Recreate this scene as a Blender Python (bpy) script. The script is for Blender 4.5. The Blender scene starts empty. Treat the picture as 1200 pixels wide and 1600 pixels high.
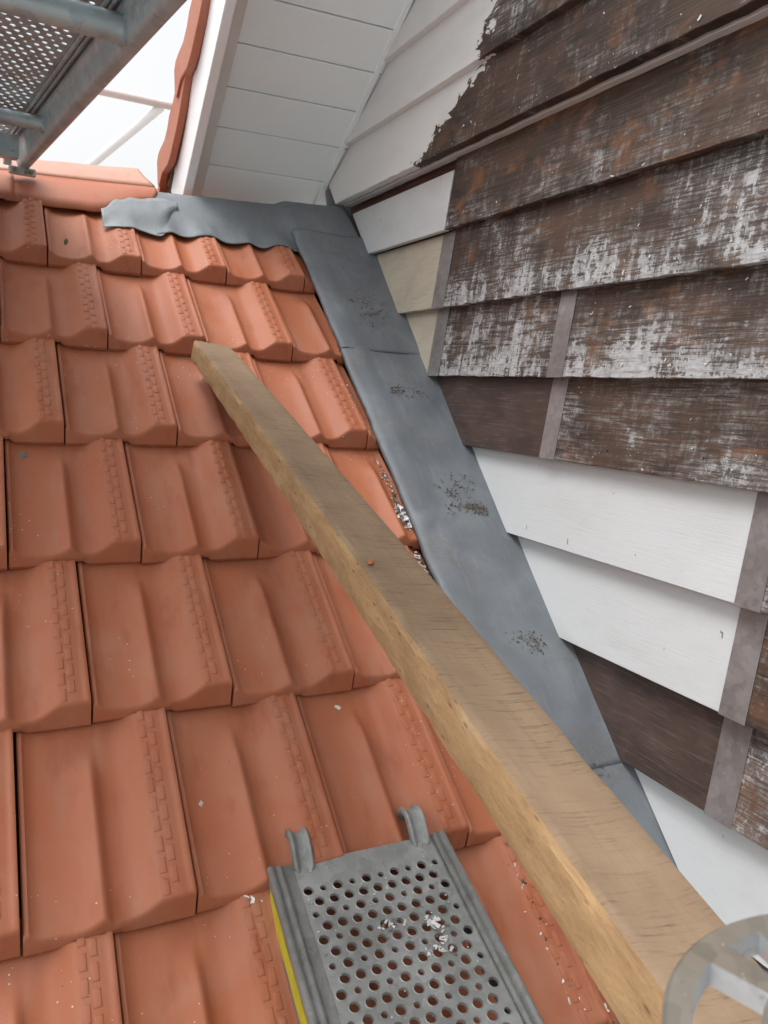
import bpy, bmesh, math, random
import numpy as np
from mathutils import Vector, Matrix, noise

scene = bpy.context.scene
coll = scene.collection
rnd = random.Random(7)

# ------------------------------------------------------------------ camera
cam_data = bpy.data.cameras.new('camera')
cam = bpy.data.objects.new('camera', cam_data)
coll.objects.link(cam)
RIGHT = Vector((0.89686696, -0.43934977, 0.05100438))
DOWN = Vector((-0.02125851, -0.15800188, -0.98720995))
FWD = Vector((0.44178925, 0.8843117, -0.15104658))
m = Matrix.Identity(4)
for i in range(3):
    m[i][0] = RIGHT[i]
    m[i][1] = -DOWN[i]
    m[i][2] = -FWD[i]
cam.matrix_world = m
cam_data.sensor_fit = 'VERTICAL'
cam_data.sensor_height = 24.0
cam_data.lens = 24.0 * 1235.4 / 1600.0
cam_data.clip_start = 0.02
cam_data.clip_end = 2000
cam_data.dof.use_dof = True
cam_data.dof.focus_distance = 1.9
cam_data.dof.aperture_fstop = 15.0
scene.camera = cam
scene.cycles.max_bounces = 6
scene.cycles.diffuse_bounces = 4
scene.cycles.glossy_bounces = 2
scene.render.resolution_x = 768
scene.render.resolution_y = 1024

# ------------------------------------------------------------------ world, sun, exposure
SUN_EL, SUN_AZ = math.radians(70), math.radians(275)
world = bpy.data.worlds.new('World')
scene.world = world
world.use_nodes = True
wn, wl = world.node_tree.nodes, world.node_tree.links
wn.clear()
sky = wn.new('ShaderNodeTexSky')
sky.sky_type = 'NISHITA'
sky.sun_disc = False
sky.sun_elevation = SUN_EL
sky.sun_rotation = SUN_AZ
sky.air_density = 1.0
sky.dust_density = 6.0
sky.ozone_density = 1.0
hsv = wn.new('ShaderNodeHueSaturation')          # overcast: the cloud cover takes the blue out
hsv.inputs['Saturation'].default_value = 0.06
bg = wn.new('ShaderNodeBackground')
bg.inputs['Strength'].default_value = 0.15
wo = wn.new('ShaderNodeOutputWorld')
wl.new(sky.outputs[0], hsv.inputs['Color'])
wl.new(hsv.outputs[0], bg.inputs['Color'])
wl.new(bg.outputs[0], wo.inputs['Surface'])
sun_data = bpy.data.lights.new('sun', 'SUN')
sun_data.energy = 0.5
sun_data.angle = math.radians(30)
sun_data.color = (1.0, 0.965, 0.92)
sun = bpy.data.objects.new('sun', sun_data)
coll.objects.link(sun)
# sun direction: rotation about Z is measured as the sky texture measures it
sdir = Vector((math.sin(SUN_AZ) * math.cos(SUN_EL), math.cos(SUN_AZ) * math.cos(SUN_EL), math.sin(SUN_EL)))
sun.rotation_euler = sdir.to_track_quat('Z', 'Y').to_euler()
scene.view_settings.view_transform = 'Standard'
scene.view_settings.look = 'None'
scene.view_settings.exposure = 0.93
scene.view_settings.gamma = 1.0

# ------------------------------------------------------------------ frames of reference
PITCH = 0.70947262
CP, SP = math.cos(PITCH), math.sin(PITCH)
O = Vector((0.1468, 2.4548, 0.2901))             # a tile joint on the roof
UX = Vector((1, 0, 0))
UP = Vector((0, CP, SP))
UN = Vector((0, -SP, CP))
W, L = 0.25, 0.34617                             # cover width and exposed length of a tile


def rp(u, s, h=0.0):
    return O + UX * u + UP * s + UN * h


def roof_z(y, h=0.0):
    return O.z + (y - O.y) * SP / CP + h / CP


RAKE0 = Vector((1.172, 2.981, 0.7205))
RD = Vector((0, -1, 0.634)).normalized()         # up the rake, towards the camera
RN = Vector((0, 0.535, 0.845)).normalized()      # out of the upper roof


def kp(x, a, h=0.0):
    return Vector((x, RAKE0.y, RAKE0.z)) + RD * a + RN * h


# ------------------------------------------------------------------ object helpers
def link_mesh(name, verts, faces, mats, parent=None, smooth=None, fmat=None, uvs=None):
    me = bpy.data.meshes.new(name)
    me.from_pydata([tuple(v) for v in verts], [], faces)
    for mt in (mats if isinstance(mats, (list, tuple)) else [mats]):
        me.materials.append(mt)
    if fmat:
        me.polygons.foreach_set('material_index', fmat)
    if uvs:
        lay = me.uv_layers.new(name='uv')
        for lp in me.loops:
            lay.data[lp.index].uv = uvs[lp.vertex_index]
    me.update()
    if smooth is not None:
        me.polygons.foreach_set('use_smooth', [True] * len(me.polygons))
        me.set_sharp_from_angle(angle=math.radians(smooth))
    o = bpy.data.objects.new(name, me)
    coll.objects.link(o)
    if parent:
        attach(o, parent)
    return o


def attach(o, parent):
    o.parent = parent
    o.matrix_parent_inverse = parent_mats.get(parent.name, Matrix.Identity(4)).inverted()


parent_mats = {}


def thing(name, loc, label, cat, group=None):
    o = bpy.data.objects.new(name, None)
    coll.objects.link(o)
    o.location = loc
    o.empty_display_size = 0.1
    parent_mats[o.name] = Matrix.Translation(Vector(loc))
    tag(o, label, cat, group)
    return o


def tag(o, label=None, cat=None, group=None, kind=None):
    if label: o['label'] = label
    if cat: o['category'] = cat
    if group: o['group'] = group
    if kind: o['kind'] = kind
    return o


def recalc(o):
    bm = bmesh.new()
    bm.from_mesh(o.data)
    bmesh.ops.recalc_face_normals(bm, faces=bm.faces)
    bm.to_mesh(o.data)
    bm.free()
    return o


def bevel(o, w, seg=2, ang=30):
    md = o.modifiers.new('bevel', 'BEVEL')
    md.width = w
    md.segments = seg
    md.limit_method = 'ANGLE'
    md.angle_limit = math.radians(ang)
    md.harden_normals = False
    return o


def tube_geo(p0, p1, r, seg=20, caps=True):
    p0, p1 = Vector(p0), Vector(p1)
    d = (p1 - p0).normalized()
    a = d.orthogonal().normalized()
    b = d.cross(a)
    v, f = [], []
    for p in (p0, p1):
        for i in range(seg):
            t = 2 * math.pi * i / seg
            v.append(p + a * math.cos(t) * r + b * math.sin(t) * r)
    for i in range(seg):
        j = (i + 1) % seg
        f.append((i, j, seg + j, seg + i))
    if caps:
        f.append(tuple(range(seg - 1, -1, -1)))
        f.append(tuple(range(seg, 2 * seg)))
    return v, f


def box_geo(c, ax, ay, az, sx, sy, sz):
    c = Vector(c)
    v = []
    for k in (-1, 1):
        for j in (-1, 1):
            for i in (-1, 1):
                v.append(c + ax * (i * sx / 2) + ay * (j * sy / 2) + az * (k * sz / 2))
    f = [(0, 2, 3, 1), (4, 5, 7, 6), (0, 1, 5, 4), (2, 6, 7, 3), (0, 4, 6, 2), (1, 3, 7, 5)]
    return v, f


def merge(*geos):
    V, F = [], []
    for v, f in geos:
        n = len(V)
        V += list(v)
        F += [tuple(i + n for i in q) for q in f]
    return V, F


def extrude_poly(pts, vec):
    """a closed outline (list of Vectors) pushed along vec into a solid"""
    n = len(pts)
    v = [Vector(p) for p in pts] + [Vector(p) + vec for p in pts]
    f = [tuple(range(n - 1, -1, -1)), tuple(range(n, 2 * n))]
    for i in range(n):
        j = (i + 1) % n
        f.append((i, j, n + j, n + i))
    return v, f


# ------------------------------------------------------------------ material helpers
class Mat:
    def __init__(self, name):
        self.m = bpy.data.materials.new(name)
        self.m.use_nodes = True
        self.nt = self.m.node_tree
        self.nt.nodes.clear()
        self.out = self.nt.nodes.new('ShaderNodeOutputMaterial')
        self.b = self.nt.nodes.new('ShaderNodeBsdfPrincipled')
        self.nt.links.new(self.b.outputs[0], self.out.inputs['Surface'])

    def put(self, sock, v):
        if isinstance(v, bpy.types.NodeSocket):
            self.nt.links.new(v, sock)
        elif isinstance(v, (tuple, list)) and sock.type == 'RGBA' and len(v) == 3:
            sock.default_value = (*v, 1)
        else:
            sock.default_value = v

    def n(self, typ, ins=None, **props):
        nd = self.nt.nodes.new('ShaderNode' + typ)
        for k, v in props.items():
            setattr(nd, k, v)
        for k, v in (ins or {}).items():
            self.put(nd.inputs[k], v)
        return nd

    def coord(self, which='Object'):
        return self.n('TexCoord').outputs[which]

    def pos(self):
        return self.n('NewGeometry').outputs['Position']

    def uv(self):
        return self.n('UVMap').outputs[0]

    def map(self, vec, scale=(1, 1, 1), loc=(0, 0, 0), rot=(0, 0, 0)):
        return self.n('Mapping', {'Vector': vec, 'Location': loc, 'Rotation': rot, 'Scale': scale}).outputs[0]

    def noise(self, vec, scale=5, detail=4, rough=0.55, dist=0.0):
        return self.n('TexNoise', {'Vector': vec, 'Scale': scale, 'Detail': detail, 'Roughness': rough, 'Distortion': dist}).outputs['Fac']

    def step(self, v, a, b, lo=0.0, hi=1.0):
        return self.n('MapRange', {'Value': v, 'From Min': a, 'From Max': b, 'To Min': lo, 'To Max': hi}, interpolation_type='SMOOTHSTEP').outputs[0]

    def math(self, op, a, b=0.0, c=0.0, clamp=False):
        return self.n('Math', {0: a, 1: b, 2: c}, operation=op, use_clamp=clamp).outputs[0]

    def mix(self, fac, a, b, mode='MIX'):
        nd = self.n('Mix', None, data_type='RGBA', blend_type=mode)
        self.put(nd.inputs[0], fac)
        self.put(nd.inputs[6], a)
        self.put(nd.inputs[7], b)
        return nd.outputs[2]

    def ramp(self, fac, stops):
        nd = self.n('ValToRGB', {'Fac': fac})
        cr = nd.color_ramp
        while len(cr.elements) < len(stops):
            cr.elements.new(0.5)
        for e, (p, c) in zip(cr.elements, stops):
            e.position = p
            e.color = (*c, 1)
        return nd.outputs[0]

    def bump(self, h, strength=0.3, dist=0.002, prev=None):
        ins = {'Height': h, 'Strength': strength, 'Distance': dist}
        if prev is not None:
            ins['Normal'] = prev
        return self.n('Bump', ins).outputs[0]

    def fin(self, col, rough=0.6, normal=None, metal=0.0, spec=0.5):
        self.put(self.b.inputs['Base Color'], col)
        self.put(self.b.inputs['Roughness'], rough)
        self.put(self.b.inputs['Metallic'], metal)
        self.put(self.b.inputs['Specular IOR Level'], spec)
        if normal is not None:
            self.put(self.b.inputs['Normal'], normal)
        return self.m


def mat_terracotta(name, base=(0.370, 0.116, 0.052), pale=(0.390, 0.155, 0.088), deep=(0.275, 0.075, 0.031), gloss=0.52, spec=0.36):
    M = Mat(name)
    co = M.coord()
    r = M.n('ObjectInfo').outputs['Random']
    off = M.n('CombineXYZ', {0: M.math('MULTIPLY', r, 31.0), 1: M.math('MULTIPLY', r, 17.0), 2: M.math('MULTIPLY', r, 9.0)}).outputs[0]
    v = M.n('VectorMath', {0: co, 1: off}, operation='ADD').outputs[0]
    big = M.noise(v, 7, 3, 0.5, 0.4)
    c = M.mix(M.step(big, 0.35, 0.72), base, pale)
    c = M.mix(M.step(M.noise(M.map(v, (1.6, 0.5, 1)), 14, 4, 0.6), 0.50, 0.78), c, deep)
    # per-tile tone
    c = M.mix(M.math('MULTIPLY', r, 0.75), c, (0.345, 0.108, 0.052))
    # grey rain film, down the tile
    film = M.math('MULTIPLY', M.step(M.noise(M.map(v, (3.0, 0.6, 1)), 9, 5, 0.6), 0.48, 0.80), 0.26)
    c = M.mix(film, c, (0.30, 0.21, 0.165))
    fine = M.noise(v, 420, 2, 0.7)
    c = M.mix(M.step(fine, 0.62, 0.78, 0, 0.35), c, (0.52, 0.24, 0.15))
    dark = M.noise(v, 260, 3, 0.8)
    c = M.mix(M.step(dark, 0.70, 0.78, 0, 0.6), c, (0.12, 0.06, 0.045))
    spk = M.n('TexVoronoi', {'Vector': v, 'Scale': 62.0}).outputs['Distance']
    sel = M.step(M.noise(v, 5, 2), 0.50, 0.60)
    c = M.mix(M.math('MULTIPLY', M.step(spk, 0.10, 0.06), sel), c, (0.60, 0.52, 0.46))
    b = M.bump(M.noise(v, 160, 4, 0.65), 0.16, 0.0012)
    b = M.bump(M.noise(v, 22, 3, 0.5), 0.10, 0.004, b)
    return M.fin(c, M.step(big, 0.2, 0.8, gloss, gloss + 0.14), b, spec=spec)


def mat_lead(name, base=(0.125, 0.139, 0.156), dirt=0.5, light=(0.180, 0.198, 0.216)):
    M = Mat(name)
    p = M.pos()
    a = M.noise(M.map(p, (1, 1, 1)), 5.5, 4, 0.55, 0.6)
    c = M.mix(M.step(a, 0.30, 0.75), base, light)
    c = M.mix(M.step(M.noise(p, 28, 5, 0.7), 0.45, 0.85, 0, 0.45), c, (0.095, 0.105, 0.115))
    st = M.noise(M.map(p, (14, 2.0, 2.0)), 6, 4, 0.6)
    c = M.mix(M.step(st, 0.52, 0.78, 0, 0.30), c, (0.26, 0.28, 0.295))
    patch = M.step(M.noise(p, 6.5, 2, 0.5), 0.55, 0.66)
    crumbs = M.step(M.noise(p, 170, 4, 0.75), 0.56, 0.66)
    k = M.math('MULTIPLY', M.math('MULTIPLY', patch, crumbs), dirt)
    c = M.mix(k, c, (0.115, 0.090, 0.065))
    smear = M.math('MULTIPLY', M.step(M.noise(p, 6.5, 2, 0.5), 0.52, 0.70), M.step(M.noise(M.map(p, (1, 2.5, 2.5)), 38, 4, 0.75), 0.42, 0.66))
    c = M.mix(M.math('MULTIPLY', smear, 0.55 * dirt), c, (0.150, 0.130, 0.105))
    b = M.bump(M.noise(p, 240, 3, 0.6), 0.08, 0.001)
    b = M.bump(M.noise(p, 11, 3, 0.55, 0.3), 0.25, 0.006, b)
    return M.fin(c, M.step(a, 0.2, 0.8, 0.52, 0.66), b, metal=0.0, spec=0.45)


def mat_galv(name, base=(0.33, 0.35, 0.36), dirty=(0.20, 0.20, 0.19), rough=0.42, metal=0.55, sc=1.0):
    M = Mat(name)
    p = M.coord()
    a = M.noise(p, 9 * sc, 5, 0.6, 0.4)
    c = M.mix(M.step(a, 0.35, 0.70), base, dirty)
    sp = M.n('RGBToBW', {0: M.n('TexVoronoi', {'Vector': p, 'Scale': 70.0 * sc}).outputs['Color']}).outputs[0]
    c = M.mix(0.16, c, sp, 'OVERLAY')
    c = M.mix(M.step(M.noise(p, 60 * sc, 4, 0.75), 0.60, 0.72, 0, 0.5), c, (0.13, 0.125, 0.115))
    c = M.mix(M.step(M.noise(p, 130 * sc, 3, 0.7), 0.68, 0.74, 0, 0.6), c, (0.52, 0.54, 0.54))
    b = M.bump(M.noise(p, 180 * sc, 3, 0.6), 0.10, 0.0008)
    return M.fin(c, M.step(a, 0.3, 0.8, rough, rough + 0.18), b, metal=metal)


def mat_white_board(name, seed=0.0, tint=(0.60, 0.62, 0.63), dirt=0.35):
    dirt = min(0.75, dirt * 1.7)
    M = Mat(name)
    p = M.map(M.pos(), loc=(seed, seed * 1.7, seed * 0.3))
    c = M.mix(M.step(M.noise(M.map(p, (1, 1.0, 2.2)), 3.2, 4, 0.6), 0.42, 0.78, 0, dirt), tint, (0.46, 0.46, 0.445))
    smear = M.noise(M.map(p, (1, 3, 14), rot=(0.12, 0, 0)), 5, 5, 0.7)
    c = M.mix(M.step(smear, 0.60, 0.80, 0, dirt * 0.8), c, (0.46, 0.45, 0.42))
    fleck = M.step(M.noise(M.map(p, (1, 1, 0.55)), 60, 2, 0.6), 0.735, 0.765)
    c = M.mix(M.math('MULTIPLY', fleck, 0.85), c, (0.16, 0.14, 0.12))
    brush = M.noise(M.map(p, (1, 3, 90)), 4, 4, 0.65)
    c = M.mix(M.step(brush, 0.50, 0.75, 0, 0.22), c, (0.47, 0.47, 0.46))
    b = M.bump(brush, 0.30, 0.0014)
    b = M.bump(M.noise(p, 6, 2), 0.15, 0.008, b)
    return M.fin(c, 0.48, b, spec=0.4)


def mat_weathered(name, seed=0.0, paint=0.5, low=0.0, orange=0.3, edge=None, streak=0.55, brown=(0.072, 0.042, 0.029), dark=(0.028, 0.020, 0.017)):
    """old brown wood with the white paint mostly scraped off. UV: u metres along, v 0 bottom .. 1 top.
    edge=(y_at_bottom, y_at_top): beyond that y the white coat is still whole."""
    M = Mat(name)
    p = M.map(M.pos(), loc=(seed * 3.1, seed, seed * 2.3))
    uv = M.n('SeparateXYZ', {0: M.uv()})
    u, v = uv.outputs[0], uv.outputs[1]
    # ---- wood
    grain = M.noise(M.map(p, (1, 2.2, 95)), 3.0, 5, 0.65, 0.25)
    big = M.noise(M.map(p, (1, 0.9, 1.9)), 4.6, 4, 0.6, 0.5)
    c = M.mix(M.step(big, 0.36, 0.66), dark, brown)
    c = M.mix(M.step(grain, 0.40, 0.72, 0, 0.65), c, (0.125, 0.074, 0.050))
    c = M.mix(M.step(M.noise(M.map(p, (1, 3, 130)), 3, 3, 0.6), 0.58, 0.74, 0, 0.7), c, (0.026, 0.018, 0.015))
    op = M.noise(M.map(p, (1, 1.1, 1.7), loc=(4, 9, 2)), 6.5, 4, 0.65, 0.6)
    c = M.mix(M.math('MULTIPLY', M.step(op, 0.58 - 0.12 * orange, 0.72 - 0.06 * orange), min(1.0, 0.35 + orange * 0.65)), c, (0.215, 0.092, 0.034))
    # ---- paint left behind
    patch = M.noise(M.map(p, (1, 1.0, 1.2), loc=(7, 3, 5)), 6.0, 3, 0.6, 0.4)
    vert = M.noise(M.map(p, (1, 26, 2.4), rot=(0.06, 0, 0)), 1.5, 4, 0.7, 0.3)
    hfine = M.noise(M.map(p, (1, 6.5, 105), rot=(-0.04, 0, 0)), 1.8, 3, 0.7, 0.6)
    vfine = M.noise(M.map(p, (1, 75, 6), rot=(0.10, 0, 0)), 1.6, 4, 0.75, 0.4)
    chip = M.noise(M.map(p, (1, 1.0, 0.8)), 55, 6, 0.80, 0.6)
    s = M.math('MULTIPLY', patch, 0.60)
    s = M.math('MULTIPLY_ADD', vert, streak * 0.62, s)
    s = M.math('MULTIPLY_ADD', hfine, 0.36, s)
    s = M.math('MULTIPLY_ADD', chip, 0.52, s)
    s = M.math('MULTIPLY_ADD', vfine, streak * 0.30, s)
    lowm = M.math('MULTIPLY', M.step(v, 0.75, 0.0), low)
    s = M.math('ADD', s, lowm)
    mean = 0.5 * (0.60 + streak * 0.92 + 0.36 + 0.52)
    th = mean + 0.235 - 0.30 * paint
    pm = M.step(s, th - 0.01, th + 0.065)
    film = M.math('MULTIPLY', M.step(s, th - 0.15, th + 0.03), M.step(hfine, 0.36, 0.60, 0.10, 0.55))   # thin greyish smear round the flakes
    if edge is not None:
        jag = M.noise(M.map(p, (1, 9, 34)), 2.0, 5, 0.75, 0.4)
        ye = M.math('MULTIPLY_ADD', v, edge[1] - edge[0], edge[0])
        d = M.math('SUBTRACT', u, ye)
        d = M.math('MULTIPLY_ADD', M.math('SUBTRACT', jag, 0.5), 0.16, d)
        lobe = M.noise(M.map(p, (1, 1, 1.2), loc=(2, 8, 4)), 13, 3, 0.6, 0.8)
        d = M.math('MULTIPLY_ADD', M.math('SUBTRACT', lobe, 0.5), 0.34, d)
        whole = M.step(d, -0.002, 0.004)
        rim = M.step(M.math('ABSOLUTE', d), 0.010, 0.0)
    c = M.mix(film, c, (0.27, 0.265, 0.26))
    wcol = M.mix(M.step(M.noise(p, 45, 4, 0.7), 0.35, 0.75), (0.50, 0.51, 0.52), (0.31, 0.31, 0.31))
    wcol = M.mix(M.step(hfine, 0.48, 0.66, 0, 0.60), wcol, (0.17, 0.15, 0.14))
    c = M.mix(pm, c, wcol)
    h = pm
    if edge is not None:
        wh = M.mix(M.step(M.noise(M.map(p, (1, 1, 2)), 4, 4), 0.45, 0.8, 0, 0.4), (0.74, 0.75, 0.745), (0.55, 0.545, 0.525))
        c = M.mix(whole, c, wh)
        h = M.math('MAXIMUM', pm, whole)
    b = M.bump(grain, 0.30, 0.002)
    b = M.bump(h, 0.55, 0.0018, b)
    rough = M.math('MULTIPLY_ADD', h, -0.12, 0.66)
    return M.fin(c, rough, b, spec=0.4)


def mat_plain_board(name, base, second, seed=0.0, rough=0.55, scratch=(0.3, 0.28, 0.27), amt=0.3):
    M = Mat(name)
    p = M.map(M.pos(), loc=(seed, seed * 2, seed))
    c = M.mix(M.step(M.noise(M.map(p, (1, 1, 2)), 6, 5, 0.65, 0.6), 0.35, 0.72), base, second)
    g = M.noise(M.map(p, (1, 3, 60)), 3.2, 4, 0.65)
    c = M.mix(M.step(g, 0.50, 0.75, 0, amt), c, scratch)
    f = M.step(M.noise(M.map(p, (1, 2, 3), rot=(0.6, 0, 0)), 26, 5, 0.8), 0.66, 0.76, 0, amt)
    c = M.mix(f, c, scratch)
    b = M.bump(g, 0.22, 0.0015)
    return M.fin(c, rough, b, spec=0.4)


def mat_painted_trim(name, base=(0.80, 0.81, 0.815), dirt=0.2, rough=0.38):
    M = Mat(name)
    p = M.pos()
    c = M.mix(M.step(M.noise(p, 5, 5, 0.65, 0.4), 0.42, 0.80, 0, dirt), base, tuple(x * 0.70 for x in base))
    c = M.mix(M.step(M.noise(p, 55, 3, 0.7), 0.735, 0.775, 0, 0.7), c, (0.25, 0.24, 0.22))
    b = M.bump(M.noise(M.map(p, (4, 40, 40)), 3, 3, 0.6), 0.10, 0.001)
    return M.fin(c, rough, b, spec=0.4)


def mat_flat(name, col, rough=0.6, var=0.3, sc=30):
    M = Mat(name)
    p = M.coord()
    c = M.mix(M.step(M.noise(p, sc, 4, 0.65), 0.35, 0.7, 0, var), col, tuple(x * 0.55 for x in col))
    return M.fin(c, rough, M.bump(M.noise(p, sc * 4, 3), 0.15, 0.001))


def mat_wood_top(name):
    """weathered, rough-sawn face: saw marks run across the beam. UV: u along (m), v across (m)"""
    M = Mat(name)
    uv = M.n('CombineXYZ', {0: M.n('SeparateXYZ', {0: M.uv()}).outputs[0], 1: M.n('SeparateXYZ', {0: M.uv()}).outputs[1], 2: 0.0}).outputs[0]
    a = M.noise(uv, 9, 4, 0.6, 0.4)
    c = M.mix(M.step(a, 0.32, 0.70), (0.300, 0.210, 0.135), (0.235, 0.162, 0.105))
    long = M.noise(M.map(uv, (1.5, 26, 1)), 5, 5, 0.65, 0.3)
    c = M.mix(M.step(long, 0.42, 0.75, 0, 0.38), c, (0.205, 0.140, 0.092))
    # the saw's arcs, slightly bowed, in irregular groups
    sx = M.n('SeparateXYZ', {0: uv})
    bow = M.math('POWER', M.math('SUBTRACT', sx.outputs[1], 0.03), 2.0)
    warp = M.n('CombineXYZ', {0: M.math('MULTIPLY_ADD', bow, 2.2, sx.outputs[0]), 1: sx.outputs[1], 2: 0.0}).outputs[0]
    warp = M.map(warp, (1, 1, 1), rot=(0, 0, 0.10))
    saw = M.noise(M.map(warp, (150, 6, 1)), 2.0, 4, 0.8, 0.35)
    sel = M.step(M.noise(M.map(uv, (3, 7, 1)), 3, 3, 0.6), 0.40, 0.60)
    lines = M.math('MULTIPLY', M.step(saw, 0.52, 0.66), M.math('MULTIPLY_ADD', sel, 0.60, 0.40))
    c = M.mix(M.math('MULTIPLY', lines, 0.75), c, (0.085, 0.054, 0.036))
    c = M.mix(M.step(M.noise(M.map(uv, (2, 5, 1)), 6, 5, 0.7), 0.60, 0.74, 0, 0.40), c, (0.20, 0.150, 0.115))
    c = M.mix(M.step(M.noise(uv, 170, 3, 0.7), 0.66, 0.76, 0, 0.5), c, (0.42, 0.32, 0.22))
    b = M.bump(saw, 0.5, 0.002)
    b = M.bump(long, 0.22, 0.0015, b)
    return M.fin(c, 0.78, b, spec=0.25)


def mat_wood_side(name):
    M = Mat(name)
    uv = M.uv()
    a = M.noise(M.map(uv, (2.2, 9, 1)), 4, 4, 0.6, 0.5)
    c = M.mix(M.step(a, 0.30, 0.72), (0.40, 0.258, 0.130), (0.29, 0.178, 0.090))
    g = M.noise(M.map(uv, (14, 60, 1), rot=(0, 0, 0.5)), 2.6, 5, 0.7, 0.4)
    c = M.mix(M.step(g, 0.46, 0.74, 0, 0.60), c, (0.215, 0.125, 0.062))
    c = M.mix(M.step(M.noise(M.map(uv, (4, 12, 1)), 3, 4, 0.6), 0.52, 0.74, 0, 0.55), c, (0.42, 0.315, 0.20))
    fl = M.n('TexVoronoi', {'Vector': M.map(uv, (26, 75, 1), rot=(0, 0, 0.3)), 'Scale': 1.0}).outputs['Distance']
    c = M.mix(M.step(fl, 0.16, 0.05, 0, 0.70), c, (0.105, 0.055, 0.028))
    c = M.mix(M.step(M.noise(M.map(uv, (60, 190, 1), rot=(0, 0, 0.4)), 1.6, 4, 0.8), 0.54, 0.70, 0, 0.65), c, (0.22, 0.125, 0.058))
    b = M.bump(g, 0.5, 0.002)
    b = M.bump(M.noise(uv, 60, 4, 0.65), 0.35, 0.003, b)
    return M.fin(c, 0.80, b, spec=0.25)


TERRA = mat_terracotta('terracotta')
RIDGE = mat_terracotta('ridge_terracotta', base=(0.40, 0.130, 0.072), pale=(0.42, 0.175, 0.115), deep=(0.34, 0.10, 0.055), gloss=0.50, spec=0.4)
CAPPING = mat_terracotta('capping_clay_glare', base=(0.58, 0.36, 0.27), pale=(0.62, 0.43, 0.34), deep=(0.50, 0.29, 0.21), gloss=0.30, spec=0.5)  # clay with its base lightened to carry sky glare on the upper facet
LEAD = mat_lead('lead', dirt=0.9)
LEAD_TOP = mat_lead('lead_clean', base=(0.135, 0.152, 0.168), light=(0.185, 0.205, 0.22), dirt=0.1)
LEAD_NEW = mat_lead('lead_light', base=(0.175, 0.195, 0.210), light=(0.24, 0.262, 0.278), dirt=0.0)
GALV = mat_galv('galvanised')
GALV_PLANK = mat_galv('galvanised_plank', base=(0.30, 0.315, 0.31), dirty=(0.20, 0.205, 0.195), rough=0.48, metal=0.35)
GALV_DECK = mat_galv('galvanised_deck', base=(0.42, 0.52, 0.56), dirty=(0.36, 0.42, 0.45), rough=0.42, metal=0.45, sc=0.6)
GALV_DULL = mat_galv('galvanised_dull', base=(0.165, 0.157, 0.140), dirty=(0.14, 0.118, 0.092), rough=0.6, metal=0.15, sc=2.0)
GALV_CLEAN = mat_galv('galvanised_clean', base=(0.68, 0.71, 0.73), dirty=(0.55, 0.57, 0.58), rough=0.35, metal=0.6, sc=2.0)
STRIP = mat_galv('joint_strip_metal', base=(0.30, 0.285, 0.285), dirty=(0.215, 0.195, 0.19), rough=0.38, metal=0.45)
TRIM = mat_painted_trim('barge_paint', base=(0.83, 0.84, 0.85), dirt=0.08, rough=0.32)
SOFFIT = mat_painted_trim('soffit_paint', base=(0.87, 0.935, 0.955), dirt=0.12)
ROUGH_TRIM = mat_painted_trim('old_trim', base=(0.70, 0.685, 0.65), dirt=0.35, rough=0.6)
WOOD_TOP = mat_wood_top('beam_weathered')
WOOD_SIDE = mat_wood_side('beam_raw')
SHEATH = mat_plain_board('sheathing_wood', (0.150, 0.070, 0.042), (0.085, 0.042, 0.028), 3.0, 0.7)
DARK_STAIN = mat_plain_board('dark_stain', (0.050, 0.033, 0.028), (0.085, 0.055, 0.046), 1.0, 0.50, (0.17, 0.125, 0.105), 0.60)
BEIGE = mat_plain_board('beige_primer', (0.50, 0.455, 0.365), (0.42, 0.37, 0.29), 5.0, 0.65, (0.25, 0.20, 0.15), 0.40)
WHITE_FLAKE = mat_flat('flake_white', (0.66, 0.65, 0.63), 0.6, 0.5, 60)
GREY_FLAKE = mat_flat('flake_grey', (0.17, 0.155, 0.14), 0.8, 0.5, 60)
DIRT = mat_flat('dirt', (0.085, 0.070, 0.055), 0.9, 0.5, 60)
MOSS = mat_flat('dry_moss', (0.19, 0.155, 0.11), 0.9, 0.5, 80)
YELLOW = mat_flat('yellow_paint', (0.55, 0.50, 0.03), 0.5, 0.45, 40)
MORTAR = mat_flat('mortar', (0.50, 0.48, 0.45), 0.85, 0.4, 40)
ZINC_FAR = mat_flat('weathered_pipe', (0.62, 0.53, 0.50), 0.5, 0.3, 6)
PALE_PIPE = mat_flat('pale_pipe', (0.86, 0.87, 0.88), 0.5, 0.1, 6)
GROUND = mat_flat('ground_bounce', (0.34, 0.33, 0.31), 0.9, 0.4, 0.4)  # unseen ground, tone raised to bounce light up to the soffit
BATTEN = mat_flat('underlay', (0.05, 0.045, 0.04), 0.9, 0.2, 5)
BOLT = mat_flat('bolt_steel', (0.20, 0.19, 0.17), 0.45, 0.4, 80)

# ------------------------------------------------------------------ ground
GZ = -7.0
g = link_mesh('ground', [(-600, -600, GZ), (600, -600, GZ), (600, 600, GZ), (-600, 600, GZ)], [(0, 1, 2, 3)], GROUND)
tag(g, kind='structure')

# ------------------------------------------------------------------ tiled roof
roof = thing('tiled_roof', rp(0, -1, 0), 'pitched roof of orange clay trough tiles below the grey lead flashing', 'roof')

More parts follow.
